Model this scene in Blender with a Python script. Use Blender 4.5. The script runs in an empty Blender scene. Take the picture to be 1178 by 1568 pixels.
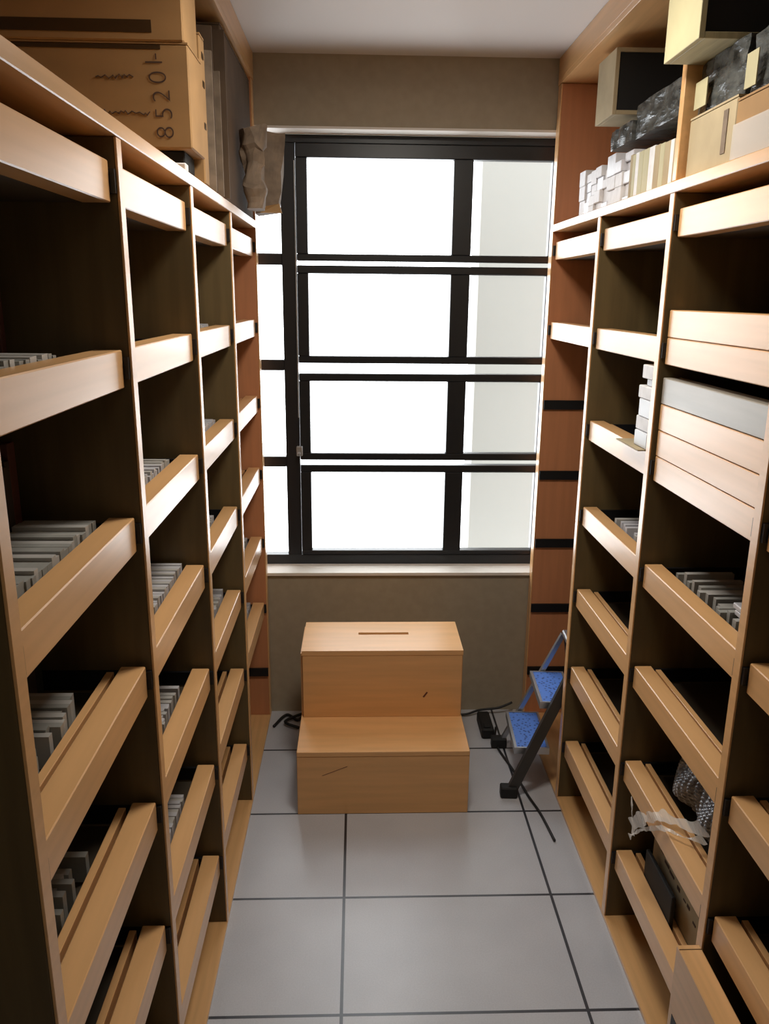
import bpy, bmesh, math, random
from mathutils import Vector, Matrix, noise
C = bpy.context.scene.collection
sc = bpy.context.scene
random.seed(7)

# ---------------------------------------------------------------- camera
H, PITCH, YAW, ROLL, F = 1.7213, math.radians(-15.1479), math.radians(1.9865), math.radians(.5647), 1221.4853
cam = bpy.data.objects.new('camera', bpy.data.cameras.new('camera')); C.objects.link(cam)
def _ax(v):
    rt, fw, up = v
    c, s = math.cos(PITCH), math.sin(PITCH)
    y, z = c*fw - s*up, s*fw + c*up
    c, s = math.cos(YAW), math.sin(YAW)
    return Vector((c*rt + s*y, -s*rt + c*y, z))
cr, sr = math.cos(ROLL), math.sin(ROLL)
RT, UP = _ax((cr, 0, sr)), _ax((-sr, 0, cr)); FW = _ax((0, 1, 0))
M = Matrix.Identity(4)
for i in range(3):
    M[i][0], M[i][1], M[i][2] = RT[i], UP[i], -FW[i]
M[2][3] = H
cam.matrix_world = M
cam.data.sensor_fit = 'VERTICAL'; cam.data.sensor_height = 24; cam.data.lens = 24*F/1568
cam.data.clip_start = .02
sc.camera = cam

# ---------------------------------------------------------------- light
w = bpy.data.worlds.new('overcast_sky'); sc.world = w; w.use_nodes = True
w.node_tree.nodes['Background'].inputs[0].default_value = (.93, .97, 1, 1)
w.node_tree.nodes['Background'].inputs[1].default_value = 6.3
def area(name, loc, rot, sx, sy, power, col, portal=False):
    l = bpy.data.lights.new(name, 'AREA'); l.shape = 'RECTANGLE'; l.size = sx; l.size_y = sy
    l.energy = power; l.color = col
    o = bpy.data.objects.new(name, l); C.objects.link(o); o.location = loc; o.rotation_euler = rot
    if portal: l.cycles.is_portal = True
    return o
area('window_portal', (.19, 3.27, 1.46), (-math.pi/2, 0, 0), 1.30, 1.72, 1, (1, 1, 1), True)
LAMP_W = 14
sc.view_settings.view_transform = 'Standard'; sc.view_settings.look = 'None'
sc.view_settings.gamma = 1; sc.view_settings.exposure = 0.0

# ---------------------------------------------------------------- materials
def mat(name, col, rough=.5, var=0, scale=(6, 6, 6), metal=0, coat=0, bump=0, spec=.5, col2=None):
    m = bpy.data.materials.new(name); m.use_nodes = True
    nt = m.node_tree; b = nt.nodes['Principled BSDF']
    b.inputs['Base Color'].default_value = (*col, 1); b.inputs['Roughness'].default_value = rough
    b.inputs['Metallic'].default_value = metal; b.inputs['Specular IOR Level'].default_value = spec
    b.inputs['Coat Weight'].default_value = coat; b.inputs['Coat Roughness'].default_value = rough*.7
    if var or col2 or bump:
        tc = nt.nodes.new('ShaderNodeTexCoord'); mp = nt.nodes.new('ShaderNodeMapping')
        mp.inputs['Scale'].default_value = scale
        nz = nt.nodes.new('ShaderNodeTexNoise'); nz.inputs['Detail'].default_value = 5; nz.inputs['Scale'].default_value = 1
        nt.links.new(tc.outputs['Object'], mp.inputs['Vector']); nt.links.new(mp.outputs[0], nz.inputs['Vector'])
        r = nt.nodes.new('ShaderNodeValToRGB')
        c2 = col2 or tuple(c*(1-var) for c in col)
        c1 = col if col2 else tuple(min(1, c*(1+var)) for c in col)
        r.color_ramp.elements[0].position = .35; r.color_ramp.elements[1].position = .65
        r.color_ramp.elements[0].color = (*c2, 1); r.color_ramp.elements[1].color = (*c1, 1)
        nt.links.new(nz.outputs['Fac'], r.inputs[0]); nt.links.new(r.outputs[0], b.inputs['Base Color'])
        if bump:
            bp = nt.nodes.new('ShaderNodeBump'); bp.inputs['Strength'].default_value = bump; bp.inputs['Distance'].default_value = .004
            nt.links.new(nz.outputs['Fac'], bp.inputs['Height']); nt.links.new(bp.outputs[0], b.inputs['Normal'])
    return m
wood = mat('beech_laminate', (.70, .40, .17), .34, .07, (60, 3, 60), coat=.6)
rail_m = mat('beech_rail', (.78, .45, .20), .35, .05, (40, 2, 60), coat=.5, spec=.5)
shaded_panel_m = mat('shaded_wood', (.125, .085, .034), .5, .12, (40, 40, 3))  # dividers are the same wood; their shade is put into the colour
lit_end_m = mat('lit_end_wood', (.60, .25, .115), .5, .06, (40, 40, 3))  # end panel in the same wood, its glare-warmed tone painted into the colour
shaded_back_m = mat('shaded_backing', (.05, .035, .02), .7)  # the darkness inside the shelves is put into this colour
stool_m = mat('beech_stool', (.78, .44, .185), .4, .06, (3, 40, 40))
wall_m = mat('beige_paint', (.38, .325, .24), .8, .04, (30, 30, 30))
ceil_m = mat('ceiling_paint', (.74, .70, .68), .8)
reveal_m = mat('white_plaster', (.8, .76, .7), .6)
black_m = mat('black_aluminium', (.012, .013, .016), .35)
slot_m = mat('black_bracket', (.006, .006, .008), .5)
metal_m = mat('aluminium', (.55, .57, .6), .35, metal=.9)
dark_m = mat('dark_metal', (.07, .065, .06), .45, metal=.5)
rubber_m = mat('black_rubber', (.01, .01, .01), .7)
cable_m = mat('black_cable', (.01, .01, .01), .5)
card_m = mat('cardboard', (.33, .19, .075), .8, .10, (3, 9, 9))
card2_m = mat('pale_cardboard', (.42, .34, .21), .8, .10, (8, 8, 8))
cdark_m = mat('dark_cardboard', (.10, .062, .036), .9, .2, (8, 8, 5))
kraft_m = mat('kraft_paper', (.20, .145, .10), .75, .25, (20, 20, 20), bump=.3)
tape_m = mat('brown_tape', (.05, .028, .012), .3)
ink_m = mat('marker_ink', (.06, .03, .02), .7)
cream_m = mat('cream_paper', (.46, .42, .25), .6, .12, (90, 6, 6))
white_m = mat('white_paper', (.74, .73, .74), .55, .08, (30, 30, 30))
grey_m = mat('grey_case', (.62, .62, .66), .35, .1, (30, 30, 30))
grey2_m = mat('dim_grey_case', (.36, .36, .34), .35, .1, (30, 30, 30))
book_m = [mat('book_cloth_a', (.06, .05, .045), .6), mat('book_cloth_b', (.13, .05, .04), .6), mat('book_cloth_c', (.035, .04, .035), .6)]
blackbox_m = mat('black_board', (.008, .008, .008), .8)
dwrap_m = mat('dark_plastic_wrap', (.03, .033, .033), .22, col2=(.10, .105, .10), scale=(25, 25, 60), bump=.8)
case2_m = mat('pale_case', (.50, .49, .47), .3)
bubble_m = mat('bubble_plastic', (.33, .36, .40), .15, col2=(.10, .11, .13), scale=(90, 90, 90), spec=.8)
ext_m = mat('beige_facade', (.195, .19, .172), .9)
blue_m = bpy.data.materials.new('blue_tread'); blue_m.use_nodes = True
nt = blue_m.node_tree; b = nt.nodes['Principled BSDF']; b.inputs['Roughness'].default_value = .45
tc = nt.nodes.new('ShaderNodeTexCoord'); vo = nt.nodes.new('ShaderNodeTexVoronoi'); vo.inputs['Scale'].default_value = 75
rp = nt.nodes.new('ShaderNodeValToRGB'); rp.color_ramp.elements[0].color = (.015, .04, .20, 1); rp.color_ramp.elements[1].color = (.10, .24, .72, 1)
rp.color_ramp.elements[0].position = .15; rp.color_ramp.elements[1].position = .4
nt.links.new(tc.outputs['Object'], vo.inputs['Vector']); nt.links.new(vo.outputs['Distance'], rp.inputs[0]); nt.links.new(rp.outputs[0], b.inputs['Base Color'])
def thin(name, col, tr, rough):
    m = bpy.data.materials.new(name); m.use_nodes = True; nt = m.node_tree; nt.nodes.clear()
    o = nt.nodes.new('ShaderNodeOutputMaterial'); mx = nt.nodes.new('ShaderNodeMixShader')
    t = nt.nodes.new('ShaderNodeBsdfTransparent'); g = nt.nodes.new('ShaderNodeBsdfPrincipled')
    g.inputs['Base Color'].default_value = (*col, 1); g.inputs['Roughness'].default_value = rough
    mx.inputs[0].default_value = 1-tr
    nt.links.new(t.outputs[0], mx.inputs[1]); nt.links.new(g.outputs[0], mx.inputs[2]); nt.links.new(mx.outputs[0], o.inputs[0])
    return m
glass_m = thin('window_glass', (.8, .85, .85), .93, .05)
film_m = thin('clear_plastic', (.85, .82, .78), .6, .12)
# floor tiles 0.617 x 0.40 with dark joints
tile_m = bpy.data.materials.new('floor_tile'); tile_m.use_nodes = True; nt = tile_m.node_tree; b = nt.nodes['Principled BSDF']
N = nt.nodes.new; L = nt.links.new
tc = N('ShaderNodeTexCoord'); sp = N('ShaderNodeSeparateXYZ'); L(tc.outputs['Object'], sp.inputs[0])
def joint(out, org, pitch, hw):
    a = N('ShaderNodeMath'); a.operation = 'SUBTRACT'; L(out, a.inputs[0]); a.inputs[1].default_value = org - pitch*20
    m1 = N('ShaderNodeMath'); m1.operation = 'MODULO'; L(a.outputs[0], m1.inputs[0]); m1.inputs[1].default_value = pitch
    s1 = N('ShaderNodeMath'); s1.operation = 'SUBTRACT'; L(m1.outputs[0], s1.inputs[0]); s1.inputs[1].default_value = pitch/2
    ab = N('ShaderNodeMath'); ab.operation = 'ABSOLUTE'; L(s1.outputs[0], ab.inputs[0])
    g = N('ShaderNodeMath'); g.operation = 'GREATER_THAN'; L(ab.outputs[0], g.inputs[0]); g.inputs[1].default_value = pitch/2 - hw
    return g
gx = joint(sp.outputs['X'], -.0399, .6174, .0042); gy = joint(sp.outputs['Y'], 1.5846, .40, .0042)
mxn = N('ShaderNodeMath'); mxn.operation = 'MAXIMUM'; L(gx.outputs[0], mxn.inputs[0]); L(gy.outputs[0], mxn.inputs[1])
nz = N('ShaderNodeTexNoise'); nz.inputs['Scale'].default_value = 5; L(tc.outputs['Object'], nz.inputs['Vector'])
nz2 = N('ShaderNodeTexNoise'); nz2.inputs['Scale'].default_value = 260; L(tc.outputs['Object'], nz2.inputs['Vector'])
ad = N('ShaderNodeMath'); ad.operation = 'ADD'; L(nz.outputs['Fac'], ad.inputs[0]); L(nz2.outputs['Fac'], ad.inputs[1])
rp = N('ShaderNodeValToRGB'); rp.color_ramp.elements[0].position = .35; rp.color_ramp.elements[1].position = .65
hf = N('ShaderNodeMath'); hf.operation = 'MULTIPLY'; hf.inputs[1].default_value = .5; L(ad.outputs[0], hf.inputs[0]); L(hf.outputs[0], rp.inputs[0])
rp.color_ramp.elements[0].color = (.45, .46, .50, 1); rp.color_ramp.elements[1].color = (.53, .54, .58, 1)
mc = N('ShaderNodeMix'); mc.data_type = 'RGBA'; L(mxn.outputs[0], mc.inputs[0]); L(rp.outputs[0], mc.inputs[6]); mc.inputs[7].default_value = (.02, .022, .03, 1)
L(mc.outputs[2], b.inputs['Base Color']); b.inputs['Roughness'].default_value = .33; b.inputs['Coat Weight'].default_value = .5; b.inputs['Coat Roughness'].default_value = .3
bp = N('ShaderNodeBump'); bp.inputs['Strength'].default_value = .5; bp.inputs['Distance'].default_value = .002; bp.invert = True
L(mxn.outputs[0], bp.inputs['Height']); L(bp.outputs[0], b.inputs['Normal'])

# ---------------------------------------------------------------- helpers
def bx(bm, x0, x1, y0, y1, z0, z1, bev=0):
    x0, x1 = sorted((x0, x1)); y0, y1 = sorted((y0, y1)); z0, z1 = sorted((z0, z1))
    r = bmesh.ops.create_cube(bm, size=1)
    for v in r['verts']:
        v.co = Vector((x0 + (v.co.x+.5)*(x1-x0), y0 + (v.co.y+.5)*(y1-y0), z0 + (v.co.z+.5)*(z1-z0)))
    if bev:
        es = list({e for v in r['verts'] for e in v.link_edges})
        bmesh.ops.bevel(bm, geom=es, offset=bev, segments=1, affect='EDGES')
def hexa(bm, pts):
    v = [bm.verts.new(p) for p in pts]   # bottom 4 then top 4
    for f in ((3, 2, 1, 0), (4, 5, 6, 7), (0, 1, 5, 4), (1, 2, 6, 5), (2, 3, 7, 6), (3, 0, 4, 7)): bm.faces.new([v[i] for i in f])
    bmesh.ops.recalc_face_normals(bm, faces=bm.faces)
def beam(bm, a, b, wx, wy, up=(0, 0, 1)):
    a, b = Vector(a), Vector(b); d = (b-a).normalized(); s = d.cross(Vector(up)).normalized(); t = s.cross(d)
    hexa(bm, [a+s*wx/2*i+t*wy/2*j for i, j in ((-1, -1), (1, -1), (1, 1), (-1, 1))] + [b+s*wx/2*i+t*wy/2*j for i, j in ((-1, -1), (1, -1), (1, 1), (-1, 1))])
def tube(bm, pts, r, n=8):
    pts = [Vector(p) for p in pts]; rings = []
    for i, p in enumerate(pts):
        d = (pts[min(i+1, len(pts)-1)] - pts[max(i-1, 0)]).normalized()
        s = d.cross(Vector((.13, .31, .94))).normalized(); t = s.cross(d)
        rings.append([bm.verts.new(p + s*math.cos(k*2*math.pi/n)*r + t*math.sin(k*2*math.pi/n)*r) for k in range(n)])
    for a, b_ in zip(rings, rings[1:]):
        for k in range(n): bm.faces.new((a[k], a[(k+1) % n], b_[(k+1) % n], b_[k]))
    bm.faces.new(rings[0][::-1]); bm.faces.new(rings[-1])
def smoothpts(pts, n=8):
    pts = [Vector(p) for p in pts]; out = []
    P = [pts[0]] + pts + [pts[-1]]
    for i in range(1, len(P)-2):
        for k in range(n):
            t = k/n; a, b_, c, d = P[i-1:i+3]
            out.append(.5*((2*b_) + (c-a)*t + (2*a-5*b_+4*c-d)*t*t + (3*b_-a-3*c+d)*t**3))
    out.append(pts[-1]); return out
WLOC = {}
def fin(name, bm, m, parent=None, smooth=False):
    xs = [v.co.x for v in bm.verts]; ys = [v.co.y for v in bm.verts]; zs = [v.co.z for v in bm.verts]
    o0 = Vector(((min(xs)+max(xs))/2, (min(ys)+max(ys))/2, min(zs)))
    if name in ('floor',): o0 = Vector((0, 0, 0))
    bmesh.ops.translate(bm, verts=bm.verts, vec=-o0)
    bmesh.ops.recalc_face_normals(bm, faces=bm.faces)
    me = bpy.data.meshes.new(name); bm.to_mesh(me); bm.free(); me.materials.append(m)
    if smooth:
        for p in me.polygons: p.use_smooth = True
    o = bpy.data.objects.new(name, me); C.objects.link(o)
    WLOC[o] = o0
    if parent: o.parent = parent; o.location = o0 - WLOC[parent]
    else: o.location = o0
    return o
def box(name, dims, m, parent=None, bev=.0015):
    bm = bmesh.new(); bx(bm, *dims, bev=bev); return fin(name, bm, m, parent)
def empty(name, loc):
    o = bpy.data.objects.new(name, None); C.objects.link(o); o.location = loc; o.empty_display_size = .1
    WLOC[o] = Vector(loc); return o
def tag(o, label, cat, group=None, kind=None):
    o['label'] = label; o['category'] = cat
    if group: o['group'] = group
    if kind: o['kind'] = kind
    return o
def struct(o): o['kind'] = 'structure'; return o

# ---------------------------------------------------------------- room
XL, XR, YB = -.80, 1.15, -1.4        # side walls behind the racks, wall behind the photographer
YW, ZC = 3.09, 2.53
WX0, WX1, WZ0, WZ1 = -.45, .79, .618, 2.299
struct(box('floor', (XL-.1, XR+.1, YB-.1, 3.5, -.08, 0), tile_m, bev=0))
struct(box('ceiling', (XL-.1, XR+.1, YB-.1, 3.5, ZC, ZC+.1), ceil_m, bev=0))
struct(box('wall_left', (XL-.1, XL, YB, YW, 0, ZC), wall_m, bev=0))
struct(box('wall_right', (XR, XR+.1, YB, YW, 0, ZC), wall_m, bev=0))
struct(box('wall_front', (XL-.1, XR+.1, YB-.1, YB, 0, ZC), wall_m, bev=0))
bm = bmesh.new()
bx(bm, XL-.1, WX0, YW, YW+.18, 0, ZC); bx(bm, WX1, XR+.1, YW, YW+.18, 0, ZC)
bx(bm, WX0, WX1, YW, YW+.18, 0, WZ0); bx(bm, WX0, WX1, YW, YW+.18, WZ1, ZC)
struct(fin('wall_back', bm, wall_m))
bm = bmesh.new()   # pale reveal lining and sill
bx(bm, WX0, WX1, YW-.012, YW+.10, WZ0, WZ0+.012); bx(bm, WX0, WX1, YW-.004, YW+.10, WZ1-.008, WZ1)
struct(fin('trim_1', bm, reveal_m))

# window: black frame, a fixed light at the left, four sashes one above the other
win = empty('window_1', (.17, 3.21, WZ0+.012)); struct(win)
FY0, FY1 = 3.19, 3.235
zb, zt = WZ0+.012, WZ1-.008
bm = bmesh.new()
bx(bm, WX0, WX1, FY0, FY1, zb, .672, .002); bx(bm, WX0, WX1, FY0, FY1, 2.262, zt, .002)
bx(bm, WX0, WX0+.03, FY0, FY1, .672, 2.262); bx(bm, WX1-.012, WX1, FY0, FY1, .672, 2.262)
bx(bm, -.290, -.234, FY0, FY1, .672, 2.262, .002)
for z in (1.853, 1.455, 1.068): bx(bm, WX0+.03, -.290, FY0, FY1, z-.021, z+.021, .002)
fin('frame', bm, black_m, win)
zz = [.672, 1.047, 1.089, 1.434, 1.476, 1.832, 1.874, 2.262]
for k in range(4): box('pane', (WX0+.03, -.290, FY0+.02, FY0+.024, zz[2*k], zz[2*k+1]), glass_m, win, 0)
SZ = [(.674, 1.056), (1.077, 1.424), (1.464, 1.832), (1.848, 2.262)]
for z0, z1 in SZ:
    bm = bmesh.new()
    x0, x1 = -.232, WX1-.013
    top, bot = (.050, .026) if z1 > 2.2 else (.030, .028)
    if z0 < .7: bot = .018
    bx(bm, x0, x1, FY0-.006, FY1-.01, z0, z0+bot, .003); bx(bm, x0, x1, FY0-.006, FY1-.01, z1-top, z1, .003)
    for a, b_ in ((x0, -.190), (.357, .430), (x1-.05, x1)): bx(bm, a, b_, FY0-.006, FY1-.01, z0+bot, z1-top, .002)
    s = fin('sash', bm, black_m, win)
    for a, b_ in ((-.190, .357), (.430, x1-.05)): box('pane', (a, b_, FY0+.012, FY0+.016, z0+bot, z1-top), glass_m, s, 0)
bm = bmesh.new(); tube(bm, [(-.236, FY0-.012, 1.25), (-.236, FY0-.012, 2.2)], .0022)
fin('actuator_rod', bm, metal_m, win)
bm = bmesh.new(); bx(bm, -.247, -.222, FY0-.022, FY0, 1.095, 1.135, .003); bx(bm, -.241, -.230, FY0-.04, FY0-.018, 1.10, 1.112, .002)
fin('latch', bm, metal_m, win)
# outside: the plain facade of the neighbouring wall
fac = box('neighbouring_facade', (.655, 4.2, 4.5, 4.8, -3.0, 6), ext_m, bev=0); fac['kind'] = 'structure'

# ceiling lamp over the aisle, and an added fill lamp behind the viewpoint
lamp = empty('unseen_lamp', (.17, 1.78, ZC-.06)); tag(lamp, 'round ceiling lamp above the aisle', 'lamp')
bm = bmesh.new(); bmesh.ops.create_cone(bm, cap_ends=True, segments=32, radius1=.15, radius2=.17, depth=.05, matrix=Matrix.Translation((.17, 1.78, ZC-.026)))
fin('lamp_housing', bm, ceil_m, lamp)
area('unseen_lamp_light', (.17, 1.78, ZC-.07), (0, 0, 0), .3, .3, LAMP_W, (1, .93, .82))
lamp = empty('unseen_lamp', (.17, -.6, ZC-.06)); tag(lamp, 'added unseen fill lamp behind the viewer', 'lamp')  # added lamp out of view, lifts the faces turned to the camera
bm = bmesh.new(); bmesh.ops.create_cone(bm, cap_ends=True, segments=32, radius1=.15, radius2=.17, depth=.05, matrix=Matrix.Translation((.17, -.6, ZC-.026)))
fin('lamp_housing', bm, ceil_m, lamp)
area('unseen_lamp_light', (.17, -.6, ZC-.07), (0, 0, 0), .3, .3, 2.2, (1, .9, .72))

# ---------------------------------------------------------------- shelving
YD = [.805, 1.338, 1.895, 2.458]
LV = [1.916, 1.634, 1.355, 1.0795, .801, .5235, .2425]
RH, DT = .061, .026
ZT = 1.951
FL, FR = -.3664, .7063
def tray(x, s, y0, y1, z, parent, slat=True, name='shelf_tray'):
    """front rail, board and inner slat of one removable tray; x = front plane, s = outward to the wall"""
    bm = bmesh.new()
    bx(bm, x, x+s*.044, y0, y1, z-RH, z, .0018)
    t = fin(name, bm, rail_m, parent); bm = bmesh.new()
    bx(bm, x+s*.0442, x+s*.34, y0, y1, z-RH, z-RH+.010)
    bx(bm, x+s*.33, x+s*.34, y0, y1, z-RH+.010, z-.01)
    fin('tray_board', bm, shaded_back_m, t)
    if not slat: return t
    bm = bmesh.new(); bx(bm, x+s*.056, x+s*.070, y0+.001, y1-.001, z-RH+.0105, z-.010, .001)
    fin('inner_slat', bm, rail_m, t)
    return t
def rack(s, XF, missing, full):
    root = empty('shelving_unit', (XF+s*.2, 1.93, 0))
    XBk = XF+s*.40
    ye0, ye1 = 3.035, 3.082
    box('base_board', (XF, XBk, YD[0]-.013, ye1, .001, .014), wood, root)
    for i, y in enumerate(YD):
        d = box('divider', (XF+s*.004, XBk, y-DT/2, y+DT/2, .0145, ZT-.0005), shaded_panel_m, root); box('unshaded_edge', (XF, XF+s*.0038, y-DT/2, y+DT/2, .0145, ZT-.0005), rail_m, d, .0008)  # front edge kept in rail wood, free of the face's painted shade
    d = box('end_panel', (XF+s*.004, XBk, ye0, ye1, .0145, 2.439), lit_end_m, root); box('unshaded_edge', (XF, XF+s*.0038, ye0, ye1, .0145, 2.439), rail_m, d, .0008)
    box('back_panel', (XBk+s*.001, XBk+s*.013, YD[0]-.013, ye1, .001, 2.439), shaded_back_m, root)
    box('top_board', (XF-s*.003, XBk, YD[0]-.013, ye0-.0005, ZT, ZT+.024), wood, root)
    if s > 0: box('upright', (XF, XBk, YD[2]-.011, YD[2]+.011, ZT+.0245, 2.4385), wood, root)
    bm = bmesh.new(); bx(bm, XF-s*.002, XBk+s*.013, YD[0]-.013, ye1, 2.44, 2.458, .001); bx(bm, XF-s*.002, XF+s*.018, YD[0]-.013, ye1, 2.458, 2.529, .001)
    fin('header_board', bm, wood, root)
    ys = YD + [ye0+DT/2]
    for bay in range(4):
        a, b_ = ys[bay]+DT/2, ys[bay+1]-DT/2
        for k, z in enumerate(LV):
            for yy, d in ((a, 1), (b_, -1)):
                box('bracket', (XF+s*.004, XF+s*.33, yy+d*.0003, yy+d*.0085, z-.047, z-.012), slot_m, root, 0)
            if (bay, k) in missing: continue
            tray(XF+s*.012, s, a+.010, b_-.010, z, root, (bay, k) not in full)
    return root
FULL = {-1: {(0, 1), (0, 2), (1, 2), (1, 3), (1, 4), (1, 5), (2, 1), (2, 2), (2, 3), (2, 4), (3, 4), (3, 5)}, 1: {(2, 3), (1, 3)}}
mL = rack(-1, FL, {(3, 6)}, FULL[-1])
tag(mL, 'beech shelving unit along the left wall with big cardboard cartons on top', 'shelving')
mR = rack(1, FR, {(3, 2), (3, 3), (3, 4), (3, 5), (3, 6)}, FULL[1])
tag(mR, 'beech shelving unit along the right wall, its far bay missing lower trays', 'shelving')

# loose trays stacked on the shelves of the right unit's second bay from the viewer
ya, yb = YD[1]+DT/2+.010, YD[2]-DT/2-.010
def loose(z, label, mm=None):
    t = tray(FR+.012, 1, ya, yb, z, None, name='loose_tray'); tag(t, label, 'tray', 'loose trays stacked on the right shelves')
    if mm: t.data.materials[0] = mm
loose(LV[1]+RH+.0015, 'pale wooden tray stacked on the second shelf of the right unit')
pale_m = mat('grey_white_rail', (.36, .33, .28), .4, .08, (40, 3, 40), coat=.3)
loose(LV[2]+RH+.0015, 'pale wooden tray, lowest of the three stacked on the right unit\'s third shelf')
loose(LV[2]+2*(RH+.0015), 'pale wooden tray, middle of the three stacked on the right unit\'s third shelf')
loose(LV[2]+3*(RH+.0015), 'greyish wooden tray on top of the taller tray stack, right unit', pale_m)

# ---------------------------------------------------------------- step stool
st = empty('step_stool', (.09, 2.62, 0)); tag(st, 'beech two-step stool with a slot handle under the window', 'step stool')
x0, x1 = -.205, .380; yF, yM, yK = 2.381, 2.612, 2.872; z1, z2, t = .240, .502, .018
box('lower_riser', (x0, x1, yF, yF+t, 0, z1-t), stool_m, st)
bm = bmesh.new(); bx(bm, x0, x1, yF-.001, yM+t, z1-t, z1, .0015); fin('lower_tread', bm, stool_m, st)
box('upper_riser', (x0+.008, x1-.004, yM, yM+t, z1, z2-t), stool_m, st)
bm = bmesh.new()
sx0, sx1, sy0, sy1 = .003, .190, 2.752, 2.772
for d in ((x0+.006, x1-.002, yM-.001, sy0), (x0+.006, x1-.002, sy1, yK), (x0+.006, sx0, sy0, sy1), (sx1, x1-.002, sy0, sy1)): bx(bm, *d, z2-t, z2)
bmesh.ops.remove_doubles(bm, verts=bm.verts, dist=1e-5); fin('upper_tread', bm, stool_m, st)
for xa, xb in ((x0+.0005, x0+t), (x1-t, x1-.0005)):
    bm = bmesh.new()
    prof = [(yF+t, 0), (yK-t, 0), (yK-t, z2-t), (yM+t, z2-t), (yM+t, z1-t), (yF+t, z1-t)]
    f0 = [bm.verts.new((xa, y, z)) for y, z in prof]; f1 = [bm.verts.new((xb, y, z)) for y, z in prof]
    bm.faces.new(f0); bm.faces.new(f1[::-1])
    for i in range(6): bm.faces.new((f0[i], f1[i], f1[(i+1) % 6], f0[(i+1) % 6]))
    fin('side_panel', bm, stool_m, st)
box('rear_panel', (x0, x1, yK-t, yK, 0, z2-t), stool_m, st)

scuff_m = mat('scuff', (.16, .05, .03), .6)
bm = bmesh.new(); beam(bm, (.238, yM-.0003, .318), (.252, yM-.0003, .338), .006, .0008, (0, 1, 0)); fin('scuff_mark', bm, scuff_m, st)
bm = bmesh.new(); beam(bm, (-.12, yF-.0003, .150), (-.035, yF-.0003, .185), .0015, .0008, (0, 1, 0)); fin('scratch', bm, scuff_m, st)

# ---------------------------------------------------------------- folding ladder
ld = empty('step_ladder', (.60, 2.62, 0)); tag(ld, 'small folding step ladder with blue treads beside the stool', 'ladder')
def rx(z): return .548+.225*z/.52
for y0, y1 in ((2.470, 2.512), (2.795, 2.765)):
    near = y0 < 2.6
    bm = bmesh.new(); beam(bm, (rx(.02), y0, .02), (rx(.50), y1, .50), .036 if near else .016, .018, (0, 1, 0)); fin('front_rail', bm, dark_m if near else metal_m, ld)
    box('foot', (.518, .578, y0-.019, y0+.019, 0, .042), rubber_m, ld, .004)
    bm = bmesh.new(); beam(bm, (.850, y0+(.03 if near else 0), .035), (.775, y1+(.012 if near else -.012), .48), .014, .022, (0, 1, 0)); fin('rear_leg', bm, dark_m, ld)
    box('foot', (.835, .867, y0+(.03 if near else 0)-.012, y0+(.03 if near else 0)+.012, .0148, .040), rubber_m, ld, .003)
for z, xa in ((.168, .566), (.345, .648)):
    xb = xa+.125; ya_, yb_ = 2.500+z*.05, 2.775-z*.04
    bm = bmesh.new()
    bx(bm, xa, xb, ya_, yb_, z-.022, z-.004); bx(bm, xa, xa+.010, ya_, yb_, z-.004, z+.003); bx(bm, xb-.008, xb, ya_, yb_, z-.004, z+.003)
    bx(bm, xa+.010, xb-.008, ya_, ya_+.007, z-.004, z+.003); bx(bm, xa+.010, xb-.008, yb_-.007, yb_, z-.004, z+.003)
    tr = fin('tread', bm, metal_m, ld)
    box('tread_pad', (xa+.0105, xb-.0085, ya_+.0075, yb_-.0075, z-.0038, z+.001), blue_m, tr, 0)
tr = box('top_plate', (.758, .830, 2.52, 2.757, .500, .522), metal_m, ld, .004)
ld.rotation_euler = (0, 0, -math.radians(3.5))

# ---------------------------------------------------------------- cables and floor things
def cable(pts, r, label):
    bm = bmesh.new(); tube(bm, smoothpts(pts), r); tag(fin('cable', bm, cable_m, None, True), label, 'cable')
cable([(.40, 3.04, .006), (.46, 3.03, .012), (.52, 3.05, .02), (.60, 3.05, .03), (.66, 3.06, .05)], .005, 'black cable along the wall to the right of the stool')
cable([(.57, 2.93, .006), (.55, 2.80, .006), (.585, 2.62, .006), (.607, 2.47, .006), (.63, 2.36, .006), (.645, 2.22, .006)], .0045, 'thin black cable trailing over the tiles under the step ladder')
cable([(-.345, 2.95, .008), (-.30, 3.04, .010), (-.25, 3.0, .008), (-.23, 3.05, .01), (-.30, 2.97, .018), (-.24, 2.94, .007)], .006, 'coiled black cable in the corner left of the stool')
bm = bmesh.new(); bx(bm, .50, .55, 2.85, 3.0, .0, .045, .006); bx(bm, .51, .535, 2.86, 2.89, .045, .052, .002)
tag(fin('power_strip', bm, rubber_m), 'black power strip on the floor behind the step ladder', 'power strip')

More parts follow.
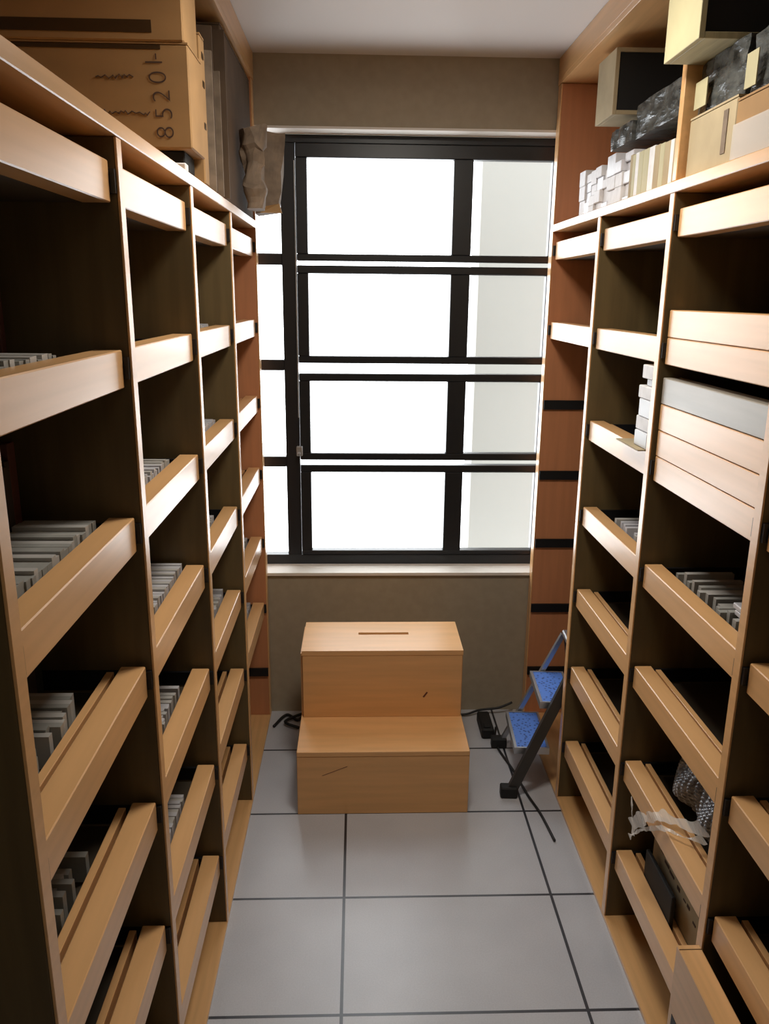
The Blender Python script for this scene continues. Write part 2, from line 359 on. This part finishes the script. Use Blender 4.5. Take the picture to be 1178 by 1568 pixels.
# ---------------------------------------------------------------- media cases and books
ORD = 'nearest second third fourth fifth sixth seventh eighth ninth tenth eleventh twelfth thirteenth fourteenth fifteenth sixteenth seventeenth eighteenth nineteenth twentieth'.split()
ORD += ['twenty-'+o for o in 'first second third fourth fifth sixth seventh eighth ninth'.split()] + ['thirtieth'] + ['thirty-'+o for o in 'first second third fourth fifth sixth seventh eighth ninth'.split()]
def number(objs, label, cat, grp):
    for k, o in enumerate(objs):
        n = ORD[k] + (' from the viewer' if k else ' to the viewer')
        l_ = label.replace(' slim', '').replace(' the back of the', ' the back of')
        l_ = l_.replace(' in the ', ', %s, ' % n, 1).replace(' of the ', ' of ') if ' in the ' in l_ else l_.replace(' at the back', ', %s, at the back' % n, 1)
        tag(o, l_, cat, grp)
def cases(s, XF, bay, lv, u0, u1, label, mt, depth=.115, th=(.012, .016), jitter=.006, gap=.05, wipe=0):
    """upright slim cases side by side in one tray; every case is its own object"""
    ys = YD + [3.035+DT/2]
    a, b_ = ys[bay]+DT/2+.014, ys[bay+1]-DT/2-.014
    y, yend = a+(b_-a)*u0, a+(b_-a)*u1
    zb_ = LV[lv]-RH+.0105; n = 0
    grp = 'cases: ' + label; made = []
    while y < yend:
        t_ = random.uniform(*th)
        if random.random() < gap: y += random.uniform(.01, .03)
        if y+t_ > yend: break
        xo = (.062 if (bay, lv) in FULL[s] else .086) + random.uniform(0, jitter); h = .055+random.uniform(-.005, .004)
        o = box('media_case', (XF+s*xo, XF+s*(xo+depth), y, y+t_-.0008, zb_, zb_+h), random.choice((mt, mt, case2_m)), None, 0)
        made.append(o); y += t_; n += 1
    number(made, label, 'case', grp)
    return n
def books(s, XF, bay, lv, u0, u1, label, h0=.15, x0=.187):
    ys = YD + [3.035+DT/2]
    a, b_ = ys[bay]+DT/2+.014, ys[bay+1]-DT/2-.014
    y, yend = a+(b_-a)*u0, a+(b_-a)*u1
    zb_ = LV[lv]-RH+.0105; made = []
    while y < yend-.012:
        t_ = min(random.uniform(.016, .034), yend-y); h = h0+random.uniform(-.02, .02); d = random.uniform(.10, .115)
        xo = x0+random.uniform(0, .008)
        root = box('book', (XF+s*xo, XF+s*(xo+d), y, y+t_-.001, zb_, zb_+h), random.choice(book_m), None, .0012)
        made.append(root); y += t_
    number(made, label, 'book', 'books: ' + label)
N = 0
N += cases(-1, FL, 0, 1, 0, .72, 'grey slim case in the second tray of the nearest left bay', grey2_m, gap=.2)
N += cases(-1, FL, 0, 2, .10, .95, 'grey-green slim case in the third tray of the nearest left bay', grey2_m, th=(.013, .018))
N += cases(-1, FL, 0, 3, .15, .85, 'grey slim case in the fourth tray of the nearest left bay', grey2_m, jitter=.02, gap=.35)
N += cases(-1, FL, 0, 4, .15, .8, 'grey slim case in the fifth tray of the nearest left bay', grey2_m, jitter=.03, gap=.5)
N += cases(-1, FL, 1, 2, .2, .9, 'grey slim case in the third tray of the second left bay', grey_m, gap=.1)
N += cases(-1, FL, 1, 3, .1, 1, 'light grey slim case in the fourth tray of the second left bay', grey_m, gap=.02)
N += cases(-1, FL, 1, 4, .0, .8, 'grey slim case in the fifth tray of the second left bay', grey_m, jitter=.015, gap=.35)
N += cases(-1, FL, 1, 5, .05, .75, 'light grey slim case in the sixth tray of the second left bay', grey_m, gap=.05)
N += cases(-1, FL, 2, 1, .2, .9, 'grey slim case in the second tray of the third left bay', grey_m, gap=.3, th=(.013, .018))
N += cases(-1, FL, 2, 2, .2, .95, 'light grey slim case in the third tray of the third left bay', grey_m, gap=.1, th=(.013, .018))
N += cases(-1, FL, 2, 3, .0, .8, 'light grey slim case in the fourth tray of the third left bay', grey_m, gap=.1, th=(.013, .018))
N += cases(-1, FL, 2, 4, .0, 1, 'white-grey slim case in the fifth tray of the third left bay', grey_m, gap=.02, th=(.013, .018))
N += cases(-1, FL, 3, 4, .0, 1, 'light grey slim case in the fifth tray of the farthest left bay', grey_m, gap=.02, th=(.013, .018))
N += cases(-1, FL, 3, 5, .0, 1, 'light grey slim case in the sixth tray of the farthest left bay', grey_m, gap=.02, th=(.013, .018))
# right unit
N += cases(1, FR, 2, 3, .0, .7, 'light grey slim case in the fourth tray of the third right bay', grey_m, gap=.3, jitter=.02, th=(.013, .018))
N += cases(1, FR, 1, 3, .1, .9, 'grey slim case in the fourth tray of the second right bay', grey2_m, gap=.3, jitter=.02, th=(.013, .018))
print('CASES', N)
books(-1, FL, 0, 1, .1, 1, 'dark book at the back of the second shelf, nearest left bay', .19)
books(-1, FL, 0, 2, .1, 1, 'dark book at the back of the third shelf, nearest left bay', .17)
books(-1, FL, 0, 3, .1, 1, 'dark book at the back of the fourth shelf, nearest left bay', .17)
books(-1, FL, 1, 1, .4, 1, 'dark book at the back of the second shelf, second left bay', .19)
books(-1, FL, 1, 2, .4, 1, 'dark book at the back of the third shelf, second left bay', .17)
books(1, FR, 1, 4, .0, .5, 'dark red book at the back of the fifth tray, second right bay', .15, .16)
books(1, FR, 2, 4, .1, .6, 'dark book at the back of the fifth tray, third right bay', .12, .20)

# grey flat cases lying on the fourth tray of the second right bay
for i, (u, z_, d) in enumerate(((.10, 0, .12), (.135, .012, .11))):
    y0 = YD[1]+.03+u*.3
    o = box('flat_case', (FR+.085, FR+.085+d, y0, y0+.14, LV[3]+.003+z_, LV[3]+.014+z_), grey_m, None)
    tag(o, ('grey flat case lying across the slim cases, right unit', 'smaller grey flat case on top of the other flat case')[i], 'case')

# white packets stacked on the right unit's third tray
zc = LV[2]+.0005
o = box('card_sheet', (FR-.012, FR+.10, 1.93, 2.10, zc, zc+.003), card2_m, None, 0)
tag(o, 'flat brown card lying over the front of a right shelf', 'card'); zc += .0035
stack = [('lowest', .040, 0, .05), ('second', .035, .004, .05), ('middle', .045, -.003, .05), ('fourth', .032, .003, .06), ('thin fifth', .018, -.012, .07), ('topmost', .034, -.004, .055)]
for i, (nm, h, dy, d) in enumerate(stack):
    o = box('paper_packet', (FR+.006+abs(dy), FR+.016+d+.03, 1.925, 2.015+dy*2, zc, zc+h-.0005), white_m if i % 2 else mat('silver_packet', (.55, .57, .6), .35), None, .002)
    tag(o, nm + ' white packet of the small stack beside the loose trays', 'packet', 'white packets stacked on a right shelf'); zc += h

# ---------------------------------------------------------------- top of the right unit
ZTT = ZT+.0245
def carton(name, dims, m, label, cat='box', flap=True, grp=None):
    """closed carton: body plus the two top flaps meeting in a seam"""
    x0, x1, y0, y1, z0, z1 = dims
    r = box(name, (x0, x1, y0, y1, z0, z1-.004), m, None, .003)
    if flap:
        bm = bmesh.new(); ym = (y0+y1)/2
        bx(bm, x0, x1, y0, ym-.001, z1-.0038, z1); bx(bm, x0, x1, ym+.001, y1, z1-.0038, z1)
        fin('flap', bm, m, r)
    tag(r, label, cat, grp); return r
r = carton('cardboard_box', (.722, .98, 1.645, 1.872, ZTT, 2.098), card2_m, 'cream cardboard box on the right top board beside the upright')
box('paper_label', (.7205, .7217, 1.68, 1.70, 2.0, 2.08), kraft_m, r, 0)
r = carton('wrapped_parcel', (.715, .98, 1.36, 1.630, ZTT, 2.085), card_m, 'brown parcel wrapped in clear plastic on the right top board', 'parcel')
box('plastic_film', (.7105, .7140, 1.362, 1.628, ZTT+.002, 2.04), film_m, r, 0)
def wrapped(dims, label, seed):
    x0, x1, y0, y1, z0, z1 = dims
    bm = bmesh.new(); bx(bm, *dims)
    bmesh.ops.subdivide_edges(bm, edges=bm.edges, cuts=9, use_grid_fill=True)
    for v in bm.verts:
        n = noise.noise_vector(v.co*28+Vector((seed, 0, 0)))*.006
        v.co += Vector((n.x, n.y, 0))
        if z0+.002 < v.co.z: v.co.z -= abs(n.z)
    o = fin('wrapped_bundle', bm, dwrap_m); tag(o, label, 'bundle'); return o
o = wrapped((.735, .97, 1.652, 1.868, 2.0995, 2.205), 'dark plastic-wrapped bundle on the cream box, right top board', 1)
box('paper_label', (.7215, .7235, 1.80, 1.86, 2.112, 2.165), cream_m, o, 0)
o = wrapped((.735, .97, 1.375, 1.625, 2.0865, 2.195), 'dark plastic-wrapped bundle on the brown parcel, right top board', 4)
box('paper_label', (.7215, .7235, 1.58, 1.625, 2.10, 2.16), cream_m, o, 0)
def openbox(dims, m, label, name='open_box', th=.012):
    """box lying on its side with its mouth towards the viewer and a black sheet standing in for its shaded inside"""
    x0, x1, y0, y1, z0, z1 = dims
    bm = bmesh.new()
    bx(bm, x0, x0+th, y0, y1, z0, z1, .001); bx(bm, x1-th, x1, y0, y1, z0, z1, .001); bx(bm, x0+th, x1-th, y0, y1, z0, z0+th, .001)
    bx(bm, x0+th, x1-th, y0, y1, z1-th, z1, .001); bx(bm, x0+th, x1-th, y1-th, y1, z0+th, z1-th)
    o = fin(name, bm, m); box('mouth_shade', (x0+th+.0005, x1-th-.0005, y0+.004, y0+.010, z0+th+.0005, z1-th-.0005), blackbox_m, o, 0)  # black sheet across the mouth paints the shade inside the box
    return tag(o, label, 'box')
openbox((.655, .955, 1.700, 1.882, 2.2065, 2.42), cream_m, 'cream open box with a shaded mouth on the dark bundle, nearest on the right top')
# second group beyond the upright
def folder(y0, y1, z1, m, label, grp):
    bm = bmesh.new(); bx(bm, .745, .90, y0, y1-.0008, ZTT, z1, .0012)
    tag(fin('folder', bm, m), label, 'folder', grp)
y = 1.915; k = 0
while y < 2.33:
    t_ = random.uniform(.022, .045); folder(y, min(y+t_, 2.335), 2.085+.03*(y-1.9)+random.uniform(-.002, .004), random.choice((cream_m, card2_m, white_m)), 'pale folder, %s %s the viewer, in the row on the right top board' % (ORD[k], 'from' if k else 'to'), 'folders on the right top board'); y += t_; k += 1
y = 2.34; col_ = 0
while y < 2.86:
    t_ = random.uniform(.05, .085); z = ZTT; xo = random.uniform(0, .012); lay = 0
    while z < 2.10:
        h = random.uniform(.022, .06)
        o = box('white_packet', (.742+xo+random.uniform(0, .01), .90, y, min(y+t_-.002, 2.87), z, min(z+h, 2.14)-.0005), random.choice((white_m, white_m, grey_m)), None, .0015)
        lay += 1; tag(o, 'white packet, %s layer up in the %s pile from the pale folders, right top board' % (['bottom', 'second', 'third', 'fourth', 'fifth', 'sixth', 'seventh'][lay-1], ORD[col_]), 'packet', 'white packets piled on the right top board'); z += h
    y += t_; col_ += 1
wrapped((.775, .93, 1.93, 2.40, 2.150, 2.238), 'dark plastic-wrapped bundle on the pale folders, right top board', 9)
wrapped((.765, .90, 2.405, 2.60, 2.150, 2.205), 'small dark wrapped bundle on the white packets, right top board', 12)
openbox((.740, .985, 2.525, 2.70, 2.239, 2.415), card2_m, 'white-sided open box with a shaded mouth on the far right top')

# ---------------------------------------------------------------- top of the left unit
und = box('flat_box', (-.70, -.385, 1.93, 2.04, ZTT, 2.028), blackbox_m, None, .003); tag(und, 'dark flat box under the cardboard carton on the left top board', 'box')
o = box('pale_card', (-.44, -.369, 1.86, 1.885, ZTT, ZTT+.018), white_m, None, .003); tag(o, 'small pale card box in front of the dark flat box', 'box')
big = carton('cardboard_carton', (-.762, -.362, 1.905, 2.055, 2.0285, 2.236), card_m, 'brown cardboard carton with handwriting, on the left top board')
TY = 1.9035
box('shipping_tape', (-.752, -.42, TY, TY+.0012, 2.222, 2.230), tape_m, big, 0)
def writing(s, x, z, size, rot, parent, y=TY):
    cu = bpy.data.curves.new('handwriting', 'FONT'); cu.body = s; cu.size = size; cu.extrude = .0002; cu.materials.append(ink_m); cu.offset = -.0012
    tmp = bpy.data.objects.new('handwriting', cu); C.objects.link(tmp)
    me = bpy.data.meshes.new_from_object(tmp.evaluated_get(bpy.context.evaluated_depsgraph_get())); bpy.data.objects.remove(tmp)
    if not me.materials: me.materials.append(ink_m)
    o = bpy.data.objects.new('handwriting', me); C.objects.link(o)
    o.parent = parent; o.location = Vector((x, y, z)) - WLOC[parent]; o.rotation_euler = (math.pi/2, rot, 0)
for gi, (ch, zz_) in enumerate((('8', 2.050), ('5', 2.088), ('2', 2.122), ('0', 2.158), ('1', 2.187), ('-', 2.203))):
    writing(ch, -.400+(.0, -.001, -.004, -.010, -.016, -.018)[gi], zz_-.004, .056, -math.pi/2, big)
def scrawl(pts, parent, r=.0012, y=TY):
    bm = bmesh.new(); tube(bm, [(a, y, b_) for a, b_ in pts], r, 5); fin('handwriting', bm, ink_m, parent)
random.seed(3)
for z, xa, xb in ((2.098, -.575, -.445), (2.168, -.56, -.475)):
    p = []; x = xa; k = 0
    while x < xb: p.append((x, z+(.006 if k % 2 else -.005)*random.uniform(.1, 1)**2)); x += random.uniform(.003, .009); k += 1
    scrawl(p, big)
up_ = carton('cardboard_carton', (-.765, -.369, 1.90, 2.055, 2.2365, 2.437), card_m, 'brown cardboard carton with dark tape, topmost on the left top board')
box('shipping_tape', (-.762, -.435, 1.8985, 1.8997, 2.252, 2.276), tape_m, up_, 0)
nar = carton('cardboard_box', (-.60, -.364, 2.060, 2.115, ZTT, 2.300), card_m, 'narrow brown box standing behind the carton with handwriting')
bm = bmesh.new()
for z in (2.10, 2.19, 2.25): bx(bm, -.3638, -.3630, 2.075, 2.098, z, z+.014)
fin('hand_hole', bm, tape_m, nar)
sheets = [(-.372, 2.145, .022, 2.29, 'olive'), (-.362, 2.20, .018, 2.31, 'grey'), (-.368, 2.255, .014, 2.39, 'pale-edged'), (-.360, 2.31, .016, 2.28, 'rough brown'), (-.352, 2.365, .014, 2.40, 'dark')]
for i, (xe, y, t_, z1, nm) in enumerate(sheets):
    bm = bmesh.new()
    n = 6; th = t_/2
    prev = None
    for j in range(n+1):   # slightly warped double-wall sheet
        x = -.70+(xe+.70)*j/n; dy = .006*math.sin(j*1.1+i)
        ring = [bm.verts.new((x, y+dy-th/2, ZTT)), bm.verts.new((x, y+dy+th/2, ZTT)), bm.verts.new((x, y+dy+th/2, z1-.01*(j/n)*(i % 3))), bm.verts.new((x, y+dy-th/2, z1-.01*(j/n)*(i % 3)))]
        if prev:
            for k in range(4): bm.faces.new((prev[k], prev[(k+1) % 4], ring[(k+1) % 4], ring[k]))
        else: bm.faces.new(ring[::-1])
        prev = ring
    bm.faces.new(prev)
    tag(fin('cardboard_sheet', bm, kraft_m if i % 2 else cdark_m), nm + ' flattened cardboard sheet standing on the left top board', 'cardboard', 'flattened cardboard sheets on the left top board')
carton('cardboard_box', (-.74, -.372, 2.42, 3.02, ZTT, 2.425), cdark_m, 'dark brown tall cardboard box at the far end of the left top board')
# crumpled kraft paper bags hanging over the aisle by the window
def bag(cx, cy, w_, d, z0, z1, label, seed, lean):
    bm = bmesh.new(); nu, nv = 28, 14; rings = []
    for j in range(nv+1):
        t_ = j/nv; z = z0+(z1-z0)*t_; ring = []
        for i in range(nu):
            a = 2*math.pi*i/nu
            ca, sa = math.cos(a), math.sin(a)
            x = cx+lean*t_ + w_/2*(abs(ca)**.45)*(1 if ca > 0 else -1)*(.62+.38*t_); y = cy + d/2*(abs(sa)**.45)*(1 if sa > 0 else -1)*(1-.35*t_)
            nn = noise.noise_vector(Vector((x, y, z))*22+Vector((seed, 0, 0)))
            nn2 = noise.cell_vector(Vector((x, y*.5, z))*20+Vector((seed, 0, 0)))
            ring.append(bm.verts.new(Vector((x, y, z)) + nn*.017*min(1, t_*4) + (nn2-Vector((.5, .5, .5)))*.016*min(1, t_*4)))
        rings.append(ring)
    for a, b_ in zip(rings, rings[1:]):
        for i in range(nu): bm.faces.new((a[i], a[(i+1) % nu], b_[(i+1) % nu], b_[i]))
    bm.faces.new(rings[0][::-1]); bm.faces.new(rings[-1])
    tag(fin('paper_bag', bm, kraft_m), label, 'paper bag', 'crumpled bags on the left top board')
bag(-.318, 2.66, .08, .09, ZTT+.002, 2.205, 'crumpled brown paper bag beside the dark tall box', 2, .0)
bm = bmesh.new()   # folded carton leaning out over the aisle
hexa(bm, [(-.335, 2.78, ZTT+.001), (-.262, 2.80, ZTT+.012), (-.262, 2.87, ZTT+.012), (-.335, 2.87, ZTT+.001), (-.318, 2.78, 2.226), (-.232, 2.80, 2.222), (-.236, 2.86, 2.222), (-.318, 2.86, 2.226)])
bmesh.ops.subdivide_edges(bm, edges=bm.edges, cuts=7, use_grid_fill=True)
for v in bm.verts:
    if v.co.z > ZTT+.02: v.co += noise.noise_vector(v.co*16)*.008
fc = fin('folded_carton', bm, kraft_m)
tag(fc, 'folded brown carton sticking out over the aisle in front of the window', 'carton')
bm = bmesh.new(); hexa(bm, [(-.345, 2.745, 2.0), (-.330, 2.765, 2.0), (-.330, 2.775, 2.0), (-.345, 2.775, 2.0), (-.312, 2.765, 2.215), (-.302, 2.765, 2.215), (-.302, 2.775, 2.215), (-.312, 2.775, 2.215)])
fin('flap', bm, card_m, fc)
bm = bmesh.new(); hexa(bm, [(-.318, 2.77, ZTT+.004), (-.250, 2.79, ZTT+.006), (-.250, 2.81, ZTT+.006), (-.318, 2.79, ZTT+.004), (-.300, 2.77, ZTT+.024), (-.258, 2.79, ZTT+.034), (-.258, 2.81, ZTT+.034), (-.300, 2.79, ZTT+.024)])
fin('flap', bm, card_m, fc)

# ---------------------------------------------------------------- lower right: loose crate, bubble wrap, tape, card
cr_ = box('wooden_panel', (.652, .6995, .87, 1.322, 0, .448), wood, None, .002)
tag(cr_, 'thick beech panel standing on the floor against the right shelving', 'panel')
box('slot', (.6512, .6522, 1.275, 1.305, .235, .290), slot_m, cr_, 0)
box('seam', (.6525, .6990, 1.308, 1.3095, .4475, .4486), tape_m, cr_, 0)
bm = bmesh.new()
nu, nv = 90, 70
gridv = []
for j in range(nv+1):
    row = []
    for i in range(nu+1):
        u, v = i/nu, j/nv
        y = 1.46+.30*u; z = .5262+.125*v*(1-.15*u)+.0
        x = .808-.030*math.sin(v*2.6)+.05*v+.012*math.sin(u*13+v*3)
        hx = (i % 6-3)/3; hy = ((j+(i//6 % 2)*3) % 6-3)/3
        bump_ = max(0, 1-(hx*hx+hy*hy))**.5*.0055
        row.append(bm.verts.new((x-bump_, y, z)))
    gridv.append(row)
for j in range(nv):
    for i in range(nu): bm.faces.new((gridv[j][i], gridv[j][i+1], gridv[j+1][i+1], gridv[j+1][i]))
bw = fin('bubble_wrap', bm, bubble_m, None, True)
sm = bw.modifiers.new('solid', 'SOLIDIFY'); sm.thickness = .0015; sm.offset = 1
tag(bw, 'crumpled sheet of bubble wrap on the sixth tray, right unit', 'bubble wrap')
def strand(pts, w_, name='plastic_tape'):
    bm = bmesh.new(); P = smoothpts(pts, 10); L_ = []
    for i, p in enumerate(P):
        n = noise.noise_vector(p*60)*.006
        ww = w_*(.7+.3*math.sin(i*.5)*math.cos(i*.17))
        L_.append((bm.verts.new(p+n+Vector((0, ww/2, .3*ww))), bm.verts.new(p-n-Vector((0, ww/2, -.1*ww)))))
    for a, b_ in zip(L_, L_[1:]): bm.faces.new((a[0], b_[0], b_[1], a[1]))
    o = fin(name, bm, film_m); m_ = o.modifiers.new('solid', 'SOLIDIFY'); m_.thickness = .001; return o
ZR = LV[5]
tag(strand([(.79, 1.53, ZR+.03), (.765, 1.56, ZR+.018), (.735, 1.60, ZR+.012), (.708, 1.63, ZR-.005), (.700, 1.68, ZR-.05), (.698, 1.735, ZR-.105)], .05), 'clear plastic film draped over the sixth tray rail, right unit', 'plastic film')
tag(strand([(.775, 1.50, ZR+.03), (.745, 1.53, ZR+.016), (.712, 1.57, ZR+.010), (.694, 1.66, ZR-.06), (.690, 1.72, ZR-.125)], .018), 'twisted clear tape strand hanging below the sixth tray rail', 'tape')
tag(strand([(.703, 1.76, ZR-.045), (.700, 1.745, ZR-.07), (.703, 1.735, ZR-.10), (.699, 1.72, ZR-.12)], .022), 'small white plastic scrap beside the hanging tape, right unit', 'plastic film')
ft = box('flat_carton', (.7905, .82, 1.375, 1.80, LV[6]-RH+.0115, LV[6]+.145), card2_m, None, .002)
tag(ft, 'flattened cream carton standing in the bottom tray, right unit', 'carton')
random.seed(5); y = 1.40
while y < 1.74:
    z = LV[6]+.05+(y-1.4)*.12+random.uniform(-.006, .006); box('printed_mark', (.7893, .7903, y, y+random.uniform(.012, .03), z, z+random.uniform(.004, .010)), ink_m, ft, 0); y += random.uniform(.02, .04)
dk = box('dark_sleeve', (.7635, .7738, 1.60, 1.78, LV[6]-RH+.0115, LV[6]+.075), rubber_m, None, .002)
tag(dk, 'dark grey sleeve in front of the cream carton in the bottom tray', 'sleeve')
